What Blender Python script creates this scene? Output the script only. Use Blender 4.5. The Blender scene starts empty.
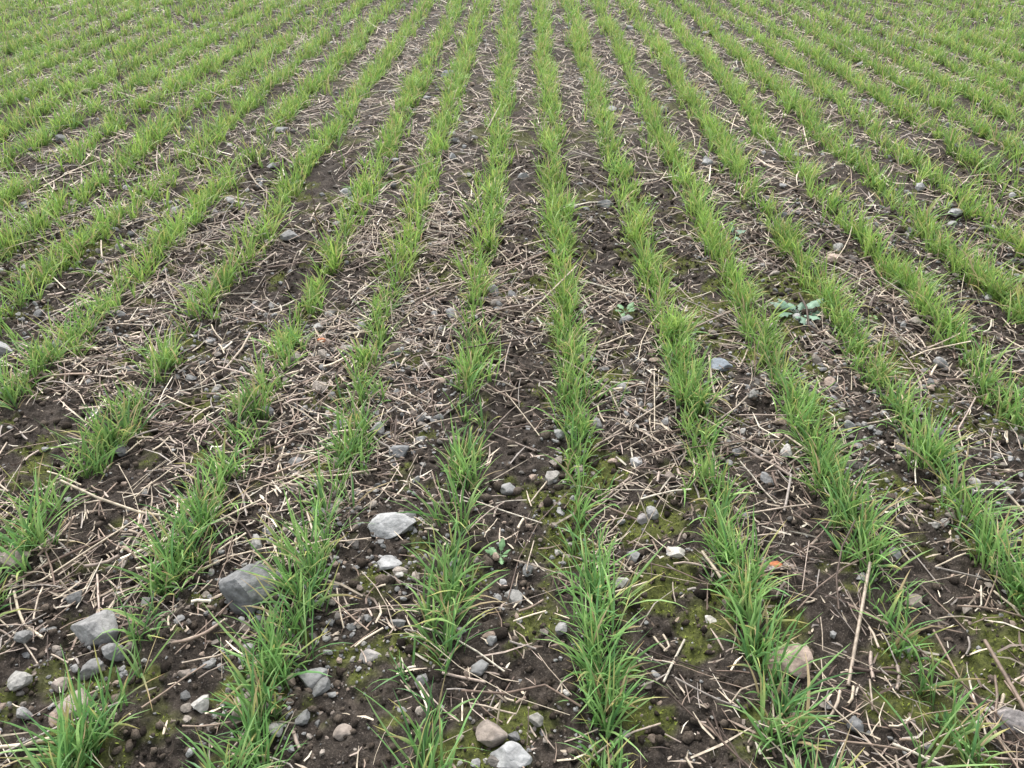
import bpy, bmesh, math, numpy as np
from mathutils import Vector
rng = np.random.default_rng(7)
scene = bpy.context.scene

# ---------------------------------------------------------------- noise
TAB = np.random.default_rng(99).random((256, 256))
def vnoise(x, y):
    xi = np.floor(x).astype(np.int64); yi = np.floor(y).astype(np.int64)
    fx = x - xi; fy = y - yi
    fx = fx*fx*(3-2*fx); fy = fy*fy*(3-2*fy)
    a = TAB[xi & 255, yi & 255]; b = TAB[(xi+1) & 255, yi & 255]
    c = TAB[xi & 255, (yi+1) & 255]; d = TAB[(xi+1) & 255, (yi+1) & 255]
    return (a*(1-fx)+b*fx)*(1-fy)+(c*(1-fx)+d*fx)*fy
def fbm(x, y, o=4):
    s = 0; a = 0.5; t = 0
    for i in range(o):
        s = s + a*vnoise(x*2**i+17.3*i, y*2**i+5.7*i); t += a; a *= 0.5
    return s/t
def H(x, y):
    x = np.asarray(x, float); y = np.asarray(y, float)
    r = np.sqrt(x*x+y*y)
    near = np.clip(1.3-r/12, 0.15, 1)
    h = 0.05*(fbm(x*1.3+40, y*1.3+9, 3)-0.5)
    h = h + near*0.045*(fbm(x*9+3, y*9+70, 3)-0.5)
    c = fbm(x*34+11, y*34+31, 3)
    h = h + near*0.026*(np.abs(c-0.5)*2)
    return h

MOSS = np.array([(.38,1.25,.15),(.22,1.64,.11),(.09,1.53,.08),(.90,.98,.10),(-.86,1.93,.08),(1.17,2.18,.11),
 (.10,1.33,.09),(-.5,.99,.06),(.52,1.11,.10),(.57,1.85,.09),(.30,1.42,.08),(.62,2.4,.10),(1.05,2.8,.11),
 (.25,.93,.05),(.95,1.55,.08),(.72,1.02,.07),(.30,2.1,.08),(-.12,1.72,.06),(.82,1.9,.07),(.45,1.52,.06)])
def moss(x, y):
    m = np.zeros_like(x)
    n = fbm(x*14+5, y*14+8, 3)
    for (a, b, r) in MOSS:
        d = np.sqrt((x-a)**2+(y-b)**2)/r
        m = np.maximum(m, np.clip(1.25-d*0.85, 0, 1))
    g = np.clip((fbm(x*2.2+50, y*2.2+20, 3)-0.60)*4, 0, 0.45)
    return np.clip((np.maximum(m, g)+ (n-0.5)*2.6 - 0.32)*2.3, 0, 1)*np.clip(1.4-y/6, 0, 1)

# ---------------------------------------------------------------- mesh builder
def make_obj(name, V, F, col=None, mat=None, smooth=True, attr='Col'):
    V = np.ascontiguousarray(V, dtype=np.float32); F = np.ascontiguousarray(F, dtype=np.int32)
    me = bpy.data.meshes.new(name)
    k = F.shape[1]
    me.vertices.add(len(V)); me.vertices.foreach_set('co', V.ravel())
    me.loops.add(F.size); me.loops.foreach_set('vertex_index', F.ravel())
    me.polygons.add(len(F)); me.polygons.foreach_set('loop_start', np.arange(0, F.size, k, dtype=np.int32))
    me.update(calc_edges=True)
    me.polygons.foreach_set('use_smooth', np.full(len(F), smooth, dtype=bool))
    if col is not None:
        c = np.ones((len(V), 4), np.float32); c[:, :3] = col
        a = me.color_attributes.new(attr, 'FLOAT_COLOR', 'POINT')
        a.data.foreach_set('color', c.ravel())
    ob = bpy.data.objects.new(name, me); scene.collection.objects.link(ob)
    if mat: me.materials.append(mat)
    return ob

class Acc:
    def __init__(s): s.V=[]; s.F=[]; s.C=[]; s.n=0
    def add(s, V, F, C):
        s.V.append(V); s.F.append(F+s.n); s.C.append(C); s.n += len(V)
    def build(s, name, mat, smooth=True):
        return make_obj(name, np.concatenate(s.V), np.concatenate(s.F), np.concatenate(s.C), mat, smooth)

def ribbons(acc, P, S, W, C, fold=None):
    N, K, _ = P.shape
    L = P - S*W[..., None]; R = P + S*W[..., None]
    if fold is None:
        V = np.stack([L, R], 2); A = 2
    else:
        V = np.stack([L, P+fold*W[..., None], R], 2); A = 3
    base = (np.arange(N)*K*A)[:, None, None]
    k = np.arange(K-1)[None, :, None]; a = np.arange(A-1)[None, None, :]
    i0 = base+k*A+a
    F = np.stack([i0, i0+1, i0+1+A, i0+A], -1).reshape(-1, 4)
    CC = np.repeat(C[:, :, None, :], A, 2)
    acc.add(V.reshape(-1, 3), F, CC.reshape(-1, 3))

def tubes(acc, P, W, C, A=4):
    N, K, _ = P.shape
    T = np.gradient(P, axis=1); T /= np.linalg.norm(T, axis=2, keepdims=True)+1e-9
    up = np.array([0.02, 0.01, 1.0]); 
    S = np.cross(T, up); nn = np.linalg.norm(S, axis=2, keepdims=True)
    S = np.where(nn > 0.15, S/(nn+1e-9), np.array([1., 0, 0]))
    U = np.cross(S, T)
    ang = np.arange(A)*2*np.pi/A+0.4
    V = P[:, :, None, :] + (S[:, :, None, :]*np.cos(ang)[None, None, :, None] + U[:, :, None, :]*np.sin(ang)[None, None, :, None])*W[:, :, None, None]
    base = (np.arange(N)*K*A)[:, None, None]
    k = np.arange(K-1)[None, :, None]; a = np.arange(A)[None, None, :]
    a1 = (a+1) % A
    F = np.stack([base+k*A+a, base+k*A+a1, base+(k+1)*A+a1, base+(k+1)*A+a], -1).reshape(-1, 4)
    CC = np.repeat(C[:, :, None, :], A, 2)
    acc.add(V.reshape(-1, 3), F, CC.reshape(-1, 3))

# ---------------------------------------------------------------- materials
def new_mat(name):
    m = bpy.data.materials.new(name); m.use_nodes = True
    nt = m.node_tree; nt.nodes.clear()
    out = nt.nodes.new('ShaderNodeOutputMaterial')
    return m, nt, out
def attr_mat(name, rough=0.7, spec=0.3, noise_scale=150, lo=0.7, hi=1.25, transl=0.0, bump=0.0, bscale=300):
    m, nt, out = new_mat(name); N = nt.nodes; L = nt.links
    at = N.new('ShaderNodeAttribute'); at.attribute_name = 'Col'
    geo = N.new('ShaderNodeNewGeometry')
    no = N.new('ShaderNodeTexNoise'); no.inputs['Scale'].default_value = noise_scale; no.inputs['Detail'].default_value = 3
    L.new(geo.outputs['Position'], no.inputs['Vector'])
    mr = N.new('ShaderNodeMapRange'); mr.inputs['From Min'].default_value = 0.3; mr.inputs['From Max'].default_value = 0.7
    mr.inputs['To Min'].default_value = lo; mr.inputs['To Max'].default_value = hi
    L.new(no.outputs['Fac'], mr.inputs['Value'])
    vm = N.new('ShaderNodeVectorMath'); vm.operation = 'SCALE'
    L.new(at.outputs['Color'], vm.inputs[0]); L.new(mr.outputs[0], vm.inputs['Scale'])
    bs = N.new('ShaderNodeBsdfPrincipled')
    bs.inputs['Roughness'].default_value = rough; bs.inputs['Specular IOR Level'].default_value = spec
    L.new(vm.outputs[0], bs.inputs['Base Color'])
    if bump > 0:
        n2 = N.new('ShaderNodeTexNoise'); n2.inputs['Scale'].default_value = bscale; n2.inputs['Detail'].default_value = 5
        L.new(geo.outputs['Position'], n2.inputs['Vector'])
        bp = N.new('ShaderNodeBump'); bp.inputs['Strength'].default_value = bump; bp.inputs['Distance'].default_value = 0.003
        L.new(n2.outputs['Fac'], bp.inputs['Height']); L.new(bp.outputs[0], bs.inputs['Normal'])
    if transl > 0:
        tr = N.new('ShaderNodeBsdfTranslucent'); mx = N.new('ShaderNodeMixShader'); mx.inputs[0].default_value = transl
        L.new(vm.outputs[0], tr.inputs['Color'])
        L.new(bs.outputs[0], mx.inputs[1]); L.new(tr.outputs[0], mx.inputs[2]); L.new(mx.outputs[0], out.inputs[0])
    else:
        L.new(bs.outputs[0], out.inputs[0])
    return m
mat_leaf = attr_mat('cereal_leaf', 0.42, 0.42, 60, 0.8, 1.15, 0.35)
mat_weed = attr_mat('weed_leaf', 0.5, 0.4, 120, 0.75, 1.2, 0.2, 0.3, 200)
mat_straw = attr_mat('straw', 0.6, 0.3, 90, 0.6, 1.2, 0)
mat_stone = attr_mat('stone', 0.8, 0.25, 130, 0.65, 1.25, 0, 0.8, 220)
mat_rock = attr_mat('rock', 0.8, 0.25, 60, 0.62, 1.25, 0, 1.0, 150)
mat_crumb = attr_mat('soil_crumb', 0.95, 0.1, 300, 0.5, 1.4, 0, 0.6, 500)
mat_moss = attr_mat('moss', 0.85, 0.15, 200, 0.6, 1.3, 0.15)

# soil
m_soil, nt, out = new_mat('soil'); N = nt.nodes; L = nt.links
geo = N.new('ShaderNodeNewGeometry')
def noise(sc, det=6, rough=0.6):
    n = N.new('ShaderNodeTexNoise'); n.inputs['Scale'].default_value = sc; n.inputs['Detail'].default_value = det
    n.inputs['Roughness'].default_value = rough
    L.new(geo.outputs['Position'], n.inputs['Vector']); return n
def ramp(src, stops):
    r = N.new('ShaderNodeValToRGB'); e = r.color_ramp.elements
    e[0].position, e[0].color = stops[0][0], (*stops[0][1], 1)
    e[1].position, e[1].color = stops[-1][0], (*stops[-1][1], 1)
    for p, c in stops[1:-1]:
        q = e.new(p); q.color = (*c, 1)
    L.new(src, r.inputs[0]); return r
def mix(f, a, b):
    m = N.new('ShaderNodeMix'); m.data_type = 'RGBA'
    if isinstance(f, float): m.inputs[0].default_value = f
    else: L.new(f, m.inputs[0])
    for s, i in ((a, 6), (b, 7)):
        if isinstance(s, tuple): m.inputs[i].default_value = (*s, 1)
        else: L.new(s, m.inputs[i])
    return m.outputs[2]
n1 = noise(45, 8, 0.7); n2 = noise(4, 4); n3 = noise(260, 4, 0.7)
c1 = ramp(n1.outputs['Fac'], [(0.3, (.014, .011, .009)), (0.5, (.044, .035, .028)), (0.72, (.115, .093, .075))])
c2 = ramp(n3.outputs['Fac'], [(0.55, (0, 0, 0)), (0.71, (1, 1, 1))])
c = mix(c2.outputs[0], c1.outputs[0], (.19, .16, .135))
at = N.new('ShaderNodeAttribute'); at.attribute_name = 'Col'
sep = N.new('ShaderNodeSeparateColor'); L.new(at.outputs['Color'], sep.inputs[0])
nm = noise(90, 5)
cm = ramp(nm.outputs['Fac'], [(0.3, (.034, .042, .012)), (0.7, (.16, .18, .04))])
c = mix(sep.outputs[0], c, cm.outputs[0])
ns = noise(9, 8, 0.75)
cf = ramp(ns.outputs['Fac'], [(0.35, (.16, .14, .10)), (0.6, (.20, .33, .08))])
c = mix(sep.outputs[1], c, cf.outputs[0])
bs = N.new('ShaderNodeBsdfPrincipled'); bs.inputs['Roughness'].default_value = 0.9; bs.inputs['Specular IOR Level'].default_value = 0.2
L.new(c, bs.inputs['Base Color'])
b1 = N.new('ShaderNodeBump'); b1.inputs['Strength'].default_value = 0.9; b1.inputs['Distance'].default_value = 0.012
L.new(n1.outputs['Fac'], b1.inputs['Height'])
b2 = N.new('ShaderNodeBump'); b2.inputs['Strength'].default_value = 0.8; b2.inputs['Distance'].default_value = 0.003
L.new(n3.outputs['Fac'], b2.inputs['Height']); L.new(b1.outputs[0], b2.inputs['Normal'])
L.new(b2.outputs[0], bs.inputs['Normal']); L.new(bs.outputs[0], out.inputs[0])

# ---------------------------------------------------------------- ground sheet (one sheet to the horizon)
def axis(limit_fine, step, growth, limit):
    v = [0.0]; s = step
    while v[-1] < limit:
        if v[-1] > limit_fine: s *= growth
        v.append(v[-1]+s)
    return np.array(v)
ax = axis(1.6, 0.0075, 1.022, 900); gx = np.concatenate([-ax[:0:-1], ax])
ayp = axis(2.6, 0.0075, 1.016, 900)+0.5; ayn = 0.5-axis(0.1, 0.02, 1.12, 900)[:0:-1]
gy = np.concatenate([ayn, ayp])
X, Y = np.meshgrid(gx, gy); x = X.ravel(); y = Y.ravel()
z = H(x, y); r = np.sqrt(x*x+y*y)
z = z*np.clip(1.5-r/60, 0, 1)
V = np.stack([x, y, z], 1)
nx, ny = len(gx), len(gy)
i = (np.arange(ny-1)[:, None]*nx+np.arange(nx-1)[None, :]).ravel()
F = np.stack([i, i+1, i+1+nx, i+nx], 1)
col = np.zeros((len(V), 3)); col[:, 0] = moss(x, y)*0.85; col[:, 1] = np.clip((r-22)/14, 0, 1)
make_obj('ground', V, F, col, m_soil)

# ---------------------------------------------------------------- crop rows
core = [(-1.43, .020), (-1.08, .020), (-.735, .018), (-.460, .017), (-.152, .0165), (.145, .0165), (.458, .0145), (.735, .0165), (1.03, .018), (1.335, .018)]
rows = list(core)
for k in range(1, 75):
    rows.append((-1.43-0.30*k, .020)); rows.append((1.335+0.298*k, .018))
LG = np.array([[.225, .385, .080], [.275, .44, .098], [.34, .50, .115], [.18, .33, .083], [.39, .51, .13]])
def crop_band(acc, y0, y1, dens, nleaf, K, fold, hmul=1.0, wmul=1.0, sig=0.02):
    xs = []; ys = []
    for ri, (a, s) in enumerate(rows):
        n = int((y1-y0)*dens)
        yy = rng.uniform(y0, y1, n)
        xx = a + s*yy + 0.024*(fbm(yy*1.1+ri*13.1, yy*0+ri*3.7, 2)-0.5)*2
        g = fbm(yy*5.0+ri*31.7, yy*0+ri*7.3, 2)
        g2 = fbm(xx*0.5+9, yy*0.5+3, 2)
        p = np.clip(.78+(g-0.5)*1.8+.5*(g2-.5)+0.05*np.clip(yy-1.2, 0, 5), 0.36, 1)
        hole = np.exp(-(((xx+1.0)/.5)**2+((yy-2.45)/.5)**2))
        p = p*(1-.4*hole)
        keep = (rng.random(n) < p) & (np.abs(xx) < 0.9*yy+1.9)
        xs.append(xx[keep]); ys.append(yy[keep])
    px = np.concatenate(xs); py = np.concatenate(ys)
    px = px + rng.normal(0, sig, len(px))*(1+0.06*py)*(1+.25*(px < -1.2))
    M = int((y1-y0)*dens*9)
    vy = rng.uniform(y0, y1, M); vx = rng.uniform(-1, 1, M)*(0.9*vy+1.9)
    kp = rng.random(M) < np.clip((fbm(vx*0.9+70, vy*0.9+7, 3)-0.48)*5+0.03*vy, 0.02, 1)*np.clip((vy-2)/7+(np.abs(vx)-1.5)*0.17+(vx < -1.5)*.22, 0.02, 1)
    px = np.concatenate([px, vx[kp]]); py = np.concatenate([py, vy[kp]])
    n0 = len(px)
    size = rng.uniform(0.6, 1.1, n0)*(0.8+0.45*fbm(px*3, py*3, 2))*(1+.14*np.clip(1.8-py, 0, 1))
    nl = rng.integers(max(1, nleaf-3), nleaf+4, n0)
    idx = np.repeat(np.arange(n0), nl); n = len(idx)
    bx = px[idx]+rng.normal(0, .007, n); by = py[idx]+rng.normal(0, .007, n)
    bz = H(bx, by)-0.004
    sz = size[idx]
    ln = rng.uniform(.05, .155, n)*sz*hmul
    az = rng.uniform(0, 2*np.pi, n)
    e0 = np.radians(rng.uniform(50, 88, n)); bend = np.radians(rng.uniform(5, 80, n)**1.0)*rng.uniform(.4, 1.1, n)
    yaw = rng.normal(0, .45, n)
    t = np.linspace(0, 1, K)
    P = np.zeros((n, K, 3)); P[:, 0] = np.stack([bx, by, bz], 1)
    T = np.zeros((n, K, 3))
    for k in range(K):
        e = e0-bend*t[k]**1.4*1.2; a = az+yaw*t[k]
        T[:, k] = np.stack([np.cos(e)*np.cos(a), np.cos(e)*np.sin(a), np.sin(e)], 1)
        if k > 0: P[:, k] = P[:, k-1]+0.5*(T[:, k]+T[:, k-1])*(ln/(K-1))[:, None]
    P[:, 1:, 2] = np.maximum(P[:, 1:, 2], bz[:, None]+0.007)
    tw = rng.normal(0, .5, n)[:, None]*t[None, :]+rng.normal(0, .3, n)[:, None]
    side = np.stack([-np.sin(az), np.cos(az), np.zeros(n)], 1)[:, None, :]*np.ones((1, K, 1))
    Nn = np.cross(T, side)
    S = side*np.cos(tw)[..., None]+Nn*np.sin(tw)[..., None]
    Up = np.cross(S, T)
    w = rng.uniform(.0014, .0030, n)*wmul
    prof = np.interp(t, [0, .25, .55, .85, 1], [.6, 1, .95, .5, .06])
    W = w[:, None]*prof[None, :]
    ci = rng.integers(0, 5, n)
    c = LG[ci]*rng.uniform(.70, 1.2, (n, 1))
    pl = (0.80+0.42*fbm(px*6+3, py*6, 2))[idx]; c = c*pl[:, None]
    cool = np.clip(1.3-py[idx]/2.2, 0, 1)[:, None]*np.array([[-.28, -.12, .25]])+1
    c = c*cool
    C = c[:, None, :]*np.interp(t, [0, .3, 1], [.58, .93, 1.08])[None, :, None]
    yt = rng.random(n)
    tipc = np.where((yt < .12)[:, None], np.array([[.62, .52, .19]]), np.where((yt < .19)[:, None], np.array([[.56, .38, .20]]), c))
    tf = np.clip((t-0.5)/0.4, 0, 1)[None, :, None]
    C = C*(1-tf)+np.where((yt < .19)[:, None, None], tipc[:, None, :], C)*tf
    dead = rng.random(n) < 0.05
    C[dead] = np.array([.56, .44, .25])*rng.uniform(.6, 1.1, (dead.sum(), 1, 1))
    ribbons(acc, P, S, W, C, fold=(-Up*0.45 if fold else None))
    return n
crop = Acc(); cnt = []
cnt.append(crop_band(crop, -0.6, 3.2, 125, 8, 6, True, 1.0, 1.0, .018))
cnt.append(crop_band(crop, 3.2, 7.5, 100, 7, 5, False, 1.0, 1.15, .023))
cnt.append(crop_band(crop, 7.5, 14, 68, 5, 4, False, 1.0, 1.5, .028))
cnt.append(crop_band(crop, 14, 22, 26, 4, 3, False, 1.1, 2.2, .03))
cnt.append(crop_band(crop, 22, 36, 8, 4, 3, False, 1.2, 4.4, .04))
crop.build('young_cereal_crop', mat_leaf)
print('LEAVES', cnt)

# ---------------------------------------------------------------- scatter helpers
def scatter(n, y0, y1, wide=True):
    yy = rng.uniform(y0, y1, n*2)
    mx = 0.9*y1+1.9
    xx = rng.uniform(-mx, mx, n*2)
    k = np.abs(xx) < 0.9*np.maximum(yy, 0)+1.9
    return xx[k], yy[k]
def row_dist(x, y):
    d = np.full(len(x), 9.0)
    for a, s in rows[:40]:
        d = np.minimum(d, np.abs(x-a-s*y))
    return d

# ---------------------------------------------------------------- straw litter
SC = np.array([[.68, .57, .43], [.55, .45, .35], [.46, .365, .30], [.35, .26, .20], [.20, .142, .11], [.76, .68, .55], [.10, .07, .055], [.38, .33, .29]])
SP = np.array([.17, .18, .18, .16, .12, .08, .07, .08])
straw = Acc()
def straw_band(y0, y1, per_m2, K, tube, lmul=1.0, wmul=1.0, cl=0.5):
    area = (y1-y0)*2*(0.9*y1+1.9)
    x, y = scatter(int(area*per_m2/2)*1, y0, y1)
    d = fbm(x*2.3+15, y*2.3+33, 3)
    p = np.clip((d-0.5)*4+cl+0.08*np.clip(y-1.3, 0, 3)+0.35*np.clip(-x-0.3, 0, 1)*(y < 2), 0.16, 1)
    p *= (1-0.85*moss(x, y)) * np.where(row_dist(x, y) < .035, .55, 1)
    k = rng.random(len(x)) < p; x = x[k]; y = y[k]; n = len(x)
    ln = np.clip(rng.lognormal(-2.92, .8, n), .010, .32)*lmul
    az = rng.uniform(0, np.pi, n); cl_ = rng.normal(0, .30, n)
    kink = rng.random(n) < .2
    t = np.linspace(-.5, .5, K)
    a = az[:, None]+cl_[:, None]*t[None, :]*1.2+np.where(kink[:, None] & (t[None, :] > .1), rng.normal(0, .7, n)[:, None], 0)
    dx = np.cos(a)*ln[:, None]/(K-1); dy = np.sin(a)*ln[:, None]/(K-1)
    PX = x[:, None]+np.cumsum(dx, 1)-dx.sum(1, keepdims=True)/2; PY = y[:, None]+np.cumsum(dy, 1)-dy.sum(1, keepdims=True)/2
    HZ = H(PX, PY)
    z0 = HZ.mean(1)+0.5*(HZ.max(1)-HZ.mean(1))+np.abs(rng.normal(0, .007, n))+.002
    sl = rng.normal(0, .10, n)
    PZ = z0[:, None]+(HZ-HZ.mean(1, keepdims=True))*.35+np.abs(t[None, :]-t[0])*ln[:, None]*np.abs(sl)[:, None]
    PZ = np.maximum(PZ, HZ+.001)
    P = np.stack([PX, PY, PZ], 2)
    ci = rng.choice(len(SC), n, p=SP/SP.sum())
    c = SC[ci]*rng.uniform(.7, 1.15, (n, 1))*(.78+.45*fbm(x*1.9+3, y*1.9+44, 2))[:, None]
    C = np.repeat(c[:, None, :], K, 1)*rng.uniform(.8, 1.1, (n, K, 1))
    if tube:
        w = np.clip(rng.lognormal(-6.55, .45, n), .0006, .0036)*wmul
        tubes(straw, P, np.repeat(w[:, None], K, 1), C, 4)
    else:
        w = rng.uniform(.0007, .0026, n)*wmul
        T = np.gradient(P, axis=1); T /= np.linalg.norm(T, axis=2, keepdims=True)+1e-9
        S = np.cross(T, np.array([0, 0, 1.])); tw = rng.normal(0, .6, n)[:, None, None]
        U = np.cross(S, T); S = S*np.cos(tw)+U*np.sin(tw)
        prof = np.interp(np.linspace(0, 1, K), [0, .2, .7, 1], [.7, 1, .9, .3])
        ribbons(straw, P, S, w[:, None]*prof[None], C)
    return n
sn = [straw_band(-.6, 3.4, 1250, 4, True), straw_band(-.6, 3.4, 2800, 3, False, .42, 1.05, .5),
      straw_band(3.4, 8, 1200, 4, False, 1.0, 1.2, .70), straw_band(8, 15, 580, 3, False, 1.1, 1.65, .78),
      straw_band(15, 26, 80, 2, False, 1.8, 2.7, .9)]
n = 1500
x, y = scatter(n, 0.3, 12); n = len(x)
ln = rng.uniform(.03, .11, n); az = rng.uniform(0, 6.28, n); e = np.radians(rng.uniform(35, 85, n))
t = np.linspace(0, 1, 3)
dirv = np.stack([np.cos(e)*np.cos(az), np.cos(e)*np.sin(az), np.sin(e)], 1)
P = np.stack([x, y, H(x, y)-.005], 1)[:, None, :]+dirv[:, None, :]*(ln[:, None]*t[None])[..., None]
c = SC[rng.integers(0, 5, n)]
tubes(straw, P, np.repeat(rng.uniform(.001, .002, n)[:, None], 3, 1), np.repeat(c[:, None, :], 3, 1), 4)
straw.build('straw_litter', mat_straw)
print('STRAW', sn)

# ---------------------------------------------------------------- stones
def ico(sub):
    bm = bmesh.new(); bmesh.ops.create_icosphere(bm, subdivisions=sub, radius=1)
    v = np.array([q.co[:] for q in bm.verts]); f = np.array([[q.index for q in p.verts] for p in bm.faces]); bm.free()
    return v, f
def cut_shape(sub, r, planes=11, dmin=.42, dmax=.85):
    v, f = ico(sub)
    v = v/np.linalg.norm(v, axis=1, keepdims=True)
    for _ in range(planes):
        nn = r.normal(size=3); nn /= np.linalg.norm(nn); d = r.uniform(dmin, dmax)
        pr = v@nn; o = pr > d
        v[o] -= ((pr[o]-d)*0.97)[:, None]*nn
    v /= np.abs(v).max(0)
    return v, f
def rotm(rx, ry, rz):
    cx, sx, cy, sy, cz, sz = np.cos(rx), np.sin(rx), np.cos(ry), np.sin(ry), np.cos(rz), np.sin(rz)
    M = np.zeros((len(rx), 3, 3))
    M[:, 0, 0] = cy*cz; M[:, 0, 1] = sx*sy*cz-cx*sz; M[:, 0, 2] = cx*sy*cz+sx*sz
    M[:, 1, 0] = cy*sz; M[:, 1, 1] = sx*sy*sz+cx*cz; M[:, 1, 2] = cx*sy*sz-sx*cz
    M[:, 2, 0] = -sy; M[:, 2, 1] = sx*cy; M[:, 2, 2] = cx*cy
    return M
STC = np.array([[.25, .245, .235], [.30, .295, .285], [.18, .178, .172], [.27, .235, .20], [.37, .355, .325], [.31, .24, .19], [.15, .135, .12], [.44, .42, .38], [.22, .18, .15]])
STP = np.array([.18, .16, .14, .17, .08, .10, .08, .02, .10])
def stones(acc, x, y, rad, sub, ntemp, colors, probs, embed=.22, flat=(.45, .8)):
    n = len(x); ti = rng.integers(0, ntemp, n)
    for k in range(ntemp):
        s = np.where(ti == k)[0]
        if len(s) == 0: continue
        v, f = cut_shape(sub, np.random.default_rng(1000+k+sub*50))
        m = len(s)
        sc = np.stack([np.ones(m), rng.uniform(.6, .95, m), rng.uniform(flat[0], flat[1], m)], 1)*rad[s][:, None]
        M = rotm(rng.normal(0, .25, m), rng.normal(0, .25, m), rng.uniform(0, 6.28, m))
        vv = np.einsum('mij,mvj->mvi', M, v[None]*sc[:, None, :])
        zz = H(x[s], y[s])+sc[:, 2]*(1-2*embed)
        vv += np.stack([x[s], y[s], zz], 1)[:, None, :]
        ff = f[None]+(np.arange(m)*len(v))[:, None, None]
        c = colors[rng.choice(len(colors), m, p=probs/probs.sum())]*rng.uniform(.75, 1.2, (m, 1))
        acc.add(vv.reshape(-1, 3), ff.reshape(-1, 3), np.repeat(c, len(v), 0))
gv = Acc()
def gravel(n, y0, y1, r0, sg, sub, cl=.5, rmax=.03):
    x, y = scatter(n, y0, y1)
    d = fbm(x*2.6+90, y*2.6+60, 3)
    p = np.clip((d-.5)*5.5+cl, .12, 1)*np.clip(1.25-np.abs(x-.05)*.26, .40, 1)
    k = rng.random(len(x)) < p; x = x[k]; y = y[k]
    rad = np.clip(rng.lognormal(np.log(r0), sg, len(x)), .0018, rmax)
    stones(gv, x, y, rad, sub, 14, STC, STP)
    return len(x)
g = [gravel(7500, -.5, 3.6, .0103, .45, 2, .55, .026), gravel(24000, -.5, 3.6, .0060, .35, 1, .5, .011), gravel(60000, -.5, 3.6, .0030, .3, 1, .6, .006),
     gravel(11000, 3.6, 11, .0130, .42, 1, .45, .04), gravel(2000, 11, 22, .02, .35, 1)]
gv.build('field_gravel', mat_stone, False)
print('GRAVEL', g)
cr = Acc()
x, y = scatter(50000, -.5, 4.2)
k = fbm(x*3, y*3, 2) > .33; x = x[k]; y = y[k]
stones(cr, x, y, np.clip(rng.lognormal(np.log(.0050), .5, len(x)), .002, .020), 1, 10,
       np.array([[.052, .041, .032], [.075, .060, .047], [.034, .027, .022], [.115, .092, .073]]), np.ones(4), .3, (.6, .95))
cr.build('soil_clods', mat_crumb, True)

# moss tufts
ms = Acc()
x, y = scatter(260000, .3, 4.0)
m = moss(x, y); k = (rng.random(len(x)) < m*1.0) & (m > .15); x = x[k]; y = y[k]; n = len(x)
az = rng.uniform(0, 6.28, n); ln = rng.uniform(.003, .009, n); e = rng.uniform(.5, 1.4, n)
D = np.stack([np.cos(e)*np.cos(az), np.cos(e)*np.sin(az), np.sin(e)], 1)
t = np.array([0, .6, 1.]); P = np.stack([x, y, H(x, y)-.001], 1)[:, None]+D[:, None]*(ln[:, None]*t)[..., None]
S = np.stack([-np.sin(az), np.cos(az), 0*az], 1)[:, None]*np.ones((1, 3, 1))
c = np.array([.29, .34, .07])*rng.uniform(.5, 1.3, (n, 1))*np.array([1, 1, 1])
ribbons(ms, P, S, np.array([[.0012, .0013, .0002]])*np.ones((n, 1)), c[:, None]*np.array([.6, .95, 1.2])[None, :, None])
ms.build('moss', mat_moss); print('MOSS', n)

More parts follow.
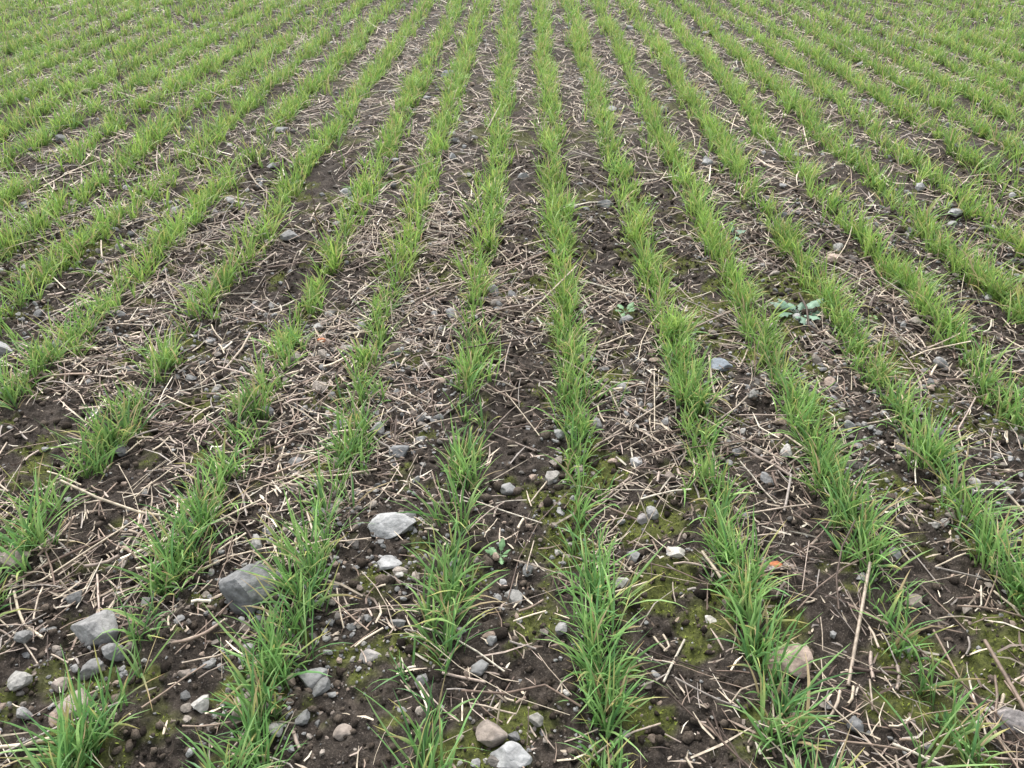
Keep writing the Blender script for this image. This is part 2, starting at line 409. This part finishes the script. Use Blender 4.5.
# ---------------------------------------------------------------- individual rocks: X, Y, width, depth ratio, height ratio, rotation, colour
GR = (.26, .255, .245); PG = (.35, .348, .34); DG = (.185, .185, .183); PK = (.40, .31, .25); BR = (.28, .235, .20); BL = (.29, .32, .35); WH = (.50, .47, .42)
rocks = [
 (-.264, 1.43, .128, .68, .34, .35, PG), (-.538, 1.215, .145, .85, .66, .5, DG), (-.817, 1.121, .098, .8, .6, .3, GR),
 (-1.061, 1.292, .070, .8, .55, .1, BR), (-.269, 1.307, .066, .7, .35, .1, PG), (-.781, .943, .080, .7, .45, .5, BR),
 (.528, 1.039, .100, .8, .58, -.2, PK), (.870, .915, .090, .7, .45, .1, (.31,.28,.265)), (-.371, 1.016, .054, .9, .6, .2, GR),
 (-.486, .943, .046, 1.2, .8, 0, (.34,.29,.25)), (-.003, .846, .076, .7, .45, 0, PG), (.625, 2.122, .068, .9, .55, .4, BL),
 (1.234, 2.947, .088, .7, .45, .2, PK), (.415, 3.548, .088, .8, .6, .3, GR), (.36, 1.341, .042, .8, .5, -.2, WH),
 (-.746, 3.638, .068, .9, .6, 0, PG), (-.005, 1.575, .05, .8, .6, .3, GR), (.097, 1.609, .042, .9, .7, 1, (.31,.29,.26)),
 (-.288, 1.699, .054, .8, .6, .2, DG), (-.892, 3.114, .085, .7, .5, .1, GR), (.304, 1.455, .034, .9, .7, .5, (.27,.25,.24)),
 (.264, 1.332, .032, 1, .8, 1, GR), (-1.585, 2.223, .08, .8, .6, .2, PG), (-.035, .887, .05, 1.2, .7, 1.4, BR),
 (.006, 1.221, .038, 1.3, .5, 1.2, (.30,.29,.27)), (-.792, 1.03, .046, .8, .6, .5, GR), (-.064, 1.035, .042, .9, .6, .9, GR),
 (-.274, 1.07, .046, .7, .4, .2, (.30,.28,.26)), (-.834, .994, .036, .9, .7, 0, BR), (.837, 1.332, .032, .9, .6, 0, GR),
 (.822, 1.193, .05, .7, .5, .3, BR), (-.463, 6.157, .10, .8, .6, 0, PG), (-.522, 2.242, .055, .6, .4, 0, (.33,.30,.27)),
 (-1.152, 2.134, .05, .9, .7, .4, DG), (-.04, 1.10, .03, .9, .7, .1, GR), (-.30, .90, .042, .9, .6, .8, BR), (.10, 1.12, .032, .9, .7, .6, GR),
 (.045, .92, .036, .8, .6, .2, (.34,.32,.28)), (-.17, 1.01, .034, .9, .6, .7, GR), (-.61, 1.02, .03, .9, .7, .6, BR), (.60, .90, .036, .9, .6, .6, DG),
 (.21, 1.02, .03, .9, .6, .6, (.36,.25,.19)), (1.55, 2.0, .06, .8, .5, 0, PG), (.40, 1.16, .028, .9, .6, .3, WH), (.93, 2.05, .045, .8, .6, 1, PK),
 (.05, 3.9, .07, .8, .6, 1, GR), (.98, 4.1, .08, .8, .5, 1, PG), (-1.3, 4.7, .09, .8, .5, 1, GR), (1.9, 3.4, .08, .8, .5, 1, PG),(.62, 5.2, .07, .8, .5, 1, PG),
]
from mathutils import noise as mn
for k, (rx_, ry_, w, dr, hr, rot, c) in enumerate(rocks):
    r_ = np.random.default_rng(500+k)
    v, f = cut_shape(5 if w > .06 else 4, r_, 15, .50, .82)
    for q in range(len(v)):
        p = Vector(v[q]*1.7)+Vector((k*3.1, 0, 0))
        v[q] *= 1+.08*mn.fractal(p, 1.0, 2.0, 5)
    sc = np.array([w/2, w/2*dr, w/2*hr*1.15]); v = v*sc
    cr_, sr_ = math.cos(rot), math.sin(rot)
    tilt = r_.normal(0, .12); 
    v = v@np.array([[1, 0, 0], [0, math.cos(tilt), math.sin(tilt)], [0, -math.sin(tilt), math.cos(tilt)]])
    v = v@np.array([[cr_, sr_, 0], [-sr_, cr_, 0], [0, 0, 1]])
    col = np.repeat(np.array([c]), len(v), 0)
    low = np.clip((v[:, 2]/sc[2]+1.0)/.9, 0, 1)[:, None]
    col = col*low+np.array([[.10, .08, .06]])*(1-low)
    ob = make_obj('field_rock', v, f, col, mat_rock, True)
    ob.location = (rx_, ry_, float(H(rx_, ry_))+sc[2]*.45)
for (rx_, ry_, w) in [(.569, 1.298, .030), (-.601, 2.28, .032)]:
    v, f = cut_shape(4, np.random.default_rng(int(w*9999)), 12, .4, .7)
    v = v*np.array([w/2, w/2*.8, w/2*.6])
    ob = make_obj('orange_brick_fragment', v, f, np.repeat(np.array([[.50, .19, .09]]), len(v), 0), mat_stone, True)
    ob.location = (rx_, ry_, float(H(rx_, ry_))+w*.35)

# ---------------------------------------------------------------- brassica seedlings and small broadleaf weeds
def broadleaf(name, x, y, R, nleaf, color, seed, wav=.12, wide=.42):
    r_ = np.random.default_rng(seed); acc = Acc()
    z0 = float(H(x, y))
    for j in range(nleaf):
        a = j*2.4+r_.normal(0, .2); Ln = R*r_.uniform(.6, 1.05); K = 11; A = 5
        e0 = math.radians(r_.uniform(25, 65)); bend = math.radians(r_.uniform(30, 75))
        p = np.zeros(3); pts = []; tn = []
        for q in range(K):
            t = q/(K-1); e = e0-bend*t
            T = np.array([math.cos(e)*math.cos(a), math.cos(e)*math.sin(a), math.sin(e)])
            if q: p = p+T*Ln/(K-1)
            pts.append(p.copy()); tn.append(T)
        side = np.array([-math.sin(a), math.cos(a), 0])
        V = []; C = []
        cc = np.array(color)*r_.uniform(.8, 1.2)
        for q in range(K):
            t = q/(K-1)
            w = Ln*wide*np.interp(t, [0, .3, .42, .65, .85, 1], [.04, .06, .6, 1, .75, .05])*.5*(1+wav*math.sin(q*2.7+j))
            nrm = np.cross(tn[q], side)
            for b in range(A):
                u = (b/(A-1)-.5)*2
                off = -nrm*(abs(u)*.30*w)+nrm*math.sin(q*1.9+u*2+j)*w*.12
                V.append(pts[q]+side*u*w+off)
                C.append(cc*(1.3 if b == 2 else 1.0))
        V = np.array(V); V[:, 2] = np.maximum(V[:, 2], .006)
        i = (np.arange(K-1)[:, None]*A+np.arange(A-1)[None]).ravel()
        acc.add(V, np.stack([i, i+1, i+1+A, i+A], 1), np.array(C))
    ob = acc.build(name, mat_weed); ob.location = (x, y, z0+.004)
for (x_, y_, R, n_, s_) in [(.957, 2.469, .110, 10, 1), (.381, 2.484, .055, 8, 2), (.90, 3.166, .08, 7, 3), (-.026, 1.338, .040, 6, 4)]:
    broadleaf('brassica_seedling', x_, y_, R, n_, (.17, .28, .19) if s_ in (1, 3) else (.16, .29, .13), s_, .3, .36)
for k in range(6):
    yy = rng.uniform(.9, 4.5); xx = rng.uniform(-1, 1)*(.55*yy+.5)
    broadleaf('broadleaf_weed', xx, yy, rng.uniform(.018, .03), int(rng.integers(4, 8)), (.19, .33, .10), 40+k, .05, .55)
for (x_, y_) in [(.261, 1.99), (.23, 2.02), (.31, 1.99)]:
    broadleaf('broadleaf_weed', x_, y_, .035, 9, (.19, .33, .10), int(x_*1000), .2, .22)

# dry standing weed stalks
def stalk(x, y, h, seed, color, nb=5):
    r_ = np.random.default_rng(seed); acc = Acc()
    z0 = float(H(x, y)); K = 8; t = np.linspace(0, 1, K)
    lean = r_.normal(0, .12, 2)
    P = np.stack([lean[0]*h*t**1.5, lean[1]*h*t**1.5, h*t], 1)[None]
    C = np.ones((1, K, 1))*np.array(color)
    tubes(acc, P, (.0034*(1-.6*t))[None], C, 5)
    for b in range(nb):
        tt = r_.uniform(.3, .95); a = r_.uniform(0, 6.28); l = h*r_.uniform(.12, .35)
        b0 = np.array([lean[0]*h*tt**1.5, lean[1]*h*tt**1.5, h*tt]); s = np.linspace(0, 1, 4)
        Q = b0[None]+np.stack([math.cos(a)*l*s*.7, math.sin(a)*l*s*.7, l*s*.8], 1)
        tubes(acc, Q[None], (.0020*(1-.5*s))[None], np.ones((1, 4, 1))*np.array(color), 4)
    ob = acc.build('dry_weed_stalk', mat_straw); ob.location = (x, y, z0-.005)
for k, (x_, y_, h_, nb) in enumerate([(-2.35, 5.2, .42, 4), (-3.5, 7.6, .5, 4), (-4.6, 8.9, .4, 3), (-1.9, 6.4, .35, 3), (-1.48, 1.72, .16, 3), (-1.52, 1.78, .12, 3), (-.77, 3.1, .22, 2), (4.75, 9.3, .45, 12), (4.85, 9.2, .35, 12), (4.6, 9.4, .3, 10), (3.1, 6.8, .3, 3)]):
    stalk(x_, y_, h_, 70+k, (.13, .09, .065), nb)

# ---------------------------------------------------------------- light
w = bpy.data.worlds.new('World'); scene.world = w; w.use_nodes = True
nt = w.node_tree; bg = nt.nodes['Background']
sky = nt.nodes.new('ShaderNodeTexSky'); sky.sky_type = 'NISHITA'; sky.sun_disc = False
el, az = math.radians(55), math.radians(-20)
sky.sun_elevation = el; sky.sun_rotation = az; sky.air_density = 1.2; sky.dust_density = 3.0; sky.ozone_density = 1.0
hs = nt.nodes.new('ShaderNodeHueSaturation'); hs.inputs['Saturation'].default_value = 0.3
nt.links.new(sky.outputs[0], hs.inputs['Color']); nt.links.new(hs.outputs[0], bg.inputs['Color'])
bg.inputs['Strength'].default_value = 0.35
sl = bpy.data.lights.new('overcast_sun', 'SUN'); sl.energy = 2.6; sl.angle = math.radians(40); sl.color = (1, .97, .94)
so = bpy.data.objects.new('overcast_sun', sl); scene.collection.objects.link(so)
d = Vector((math.sin(az)*math.cos(el), math.cos(az)*math.cos(el), math.sin(el)))
so.rotation_euler = d.to_track_quat('Z', 'Y').to_euler(); so.location = d*20

cam = bpy.data.cameras.new('camera'); co = bpy.data.objects.new('camera', cam); scene.collection.objects.link(co)
cam.sensor_width = 36; cam.lens = 29.11; cam.clip_end = 3000; cam.clip_start = .05
co.location = (0, 0, 1.3); co.rotation_euler = (math.radians(90-32.33), 0, 0)
scene.camera = co
scene.view_settings.view_transform = 'Standard'; scene.view_settings.look = 'None'; scene.view_settings.exposure = 0
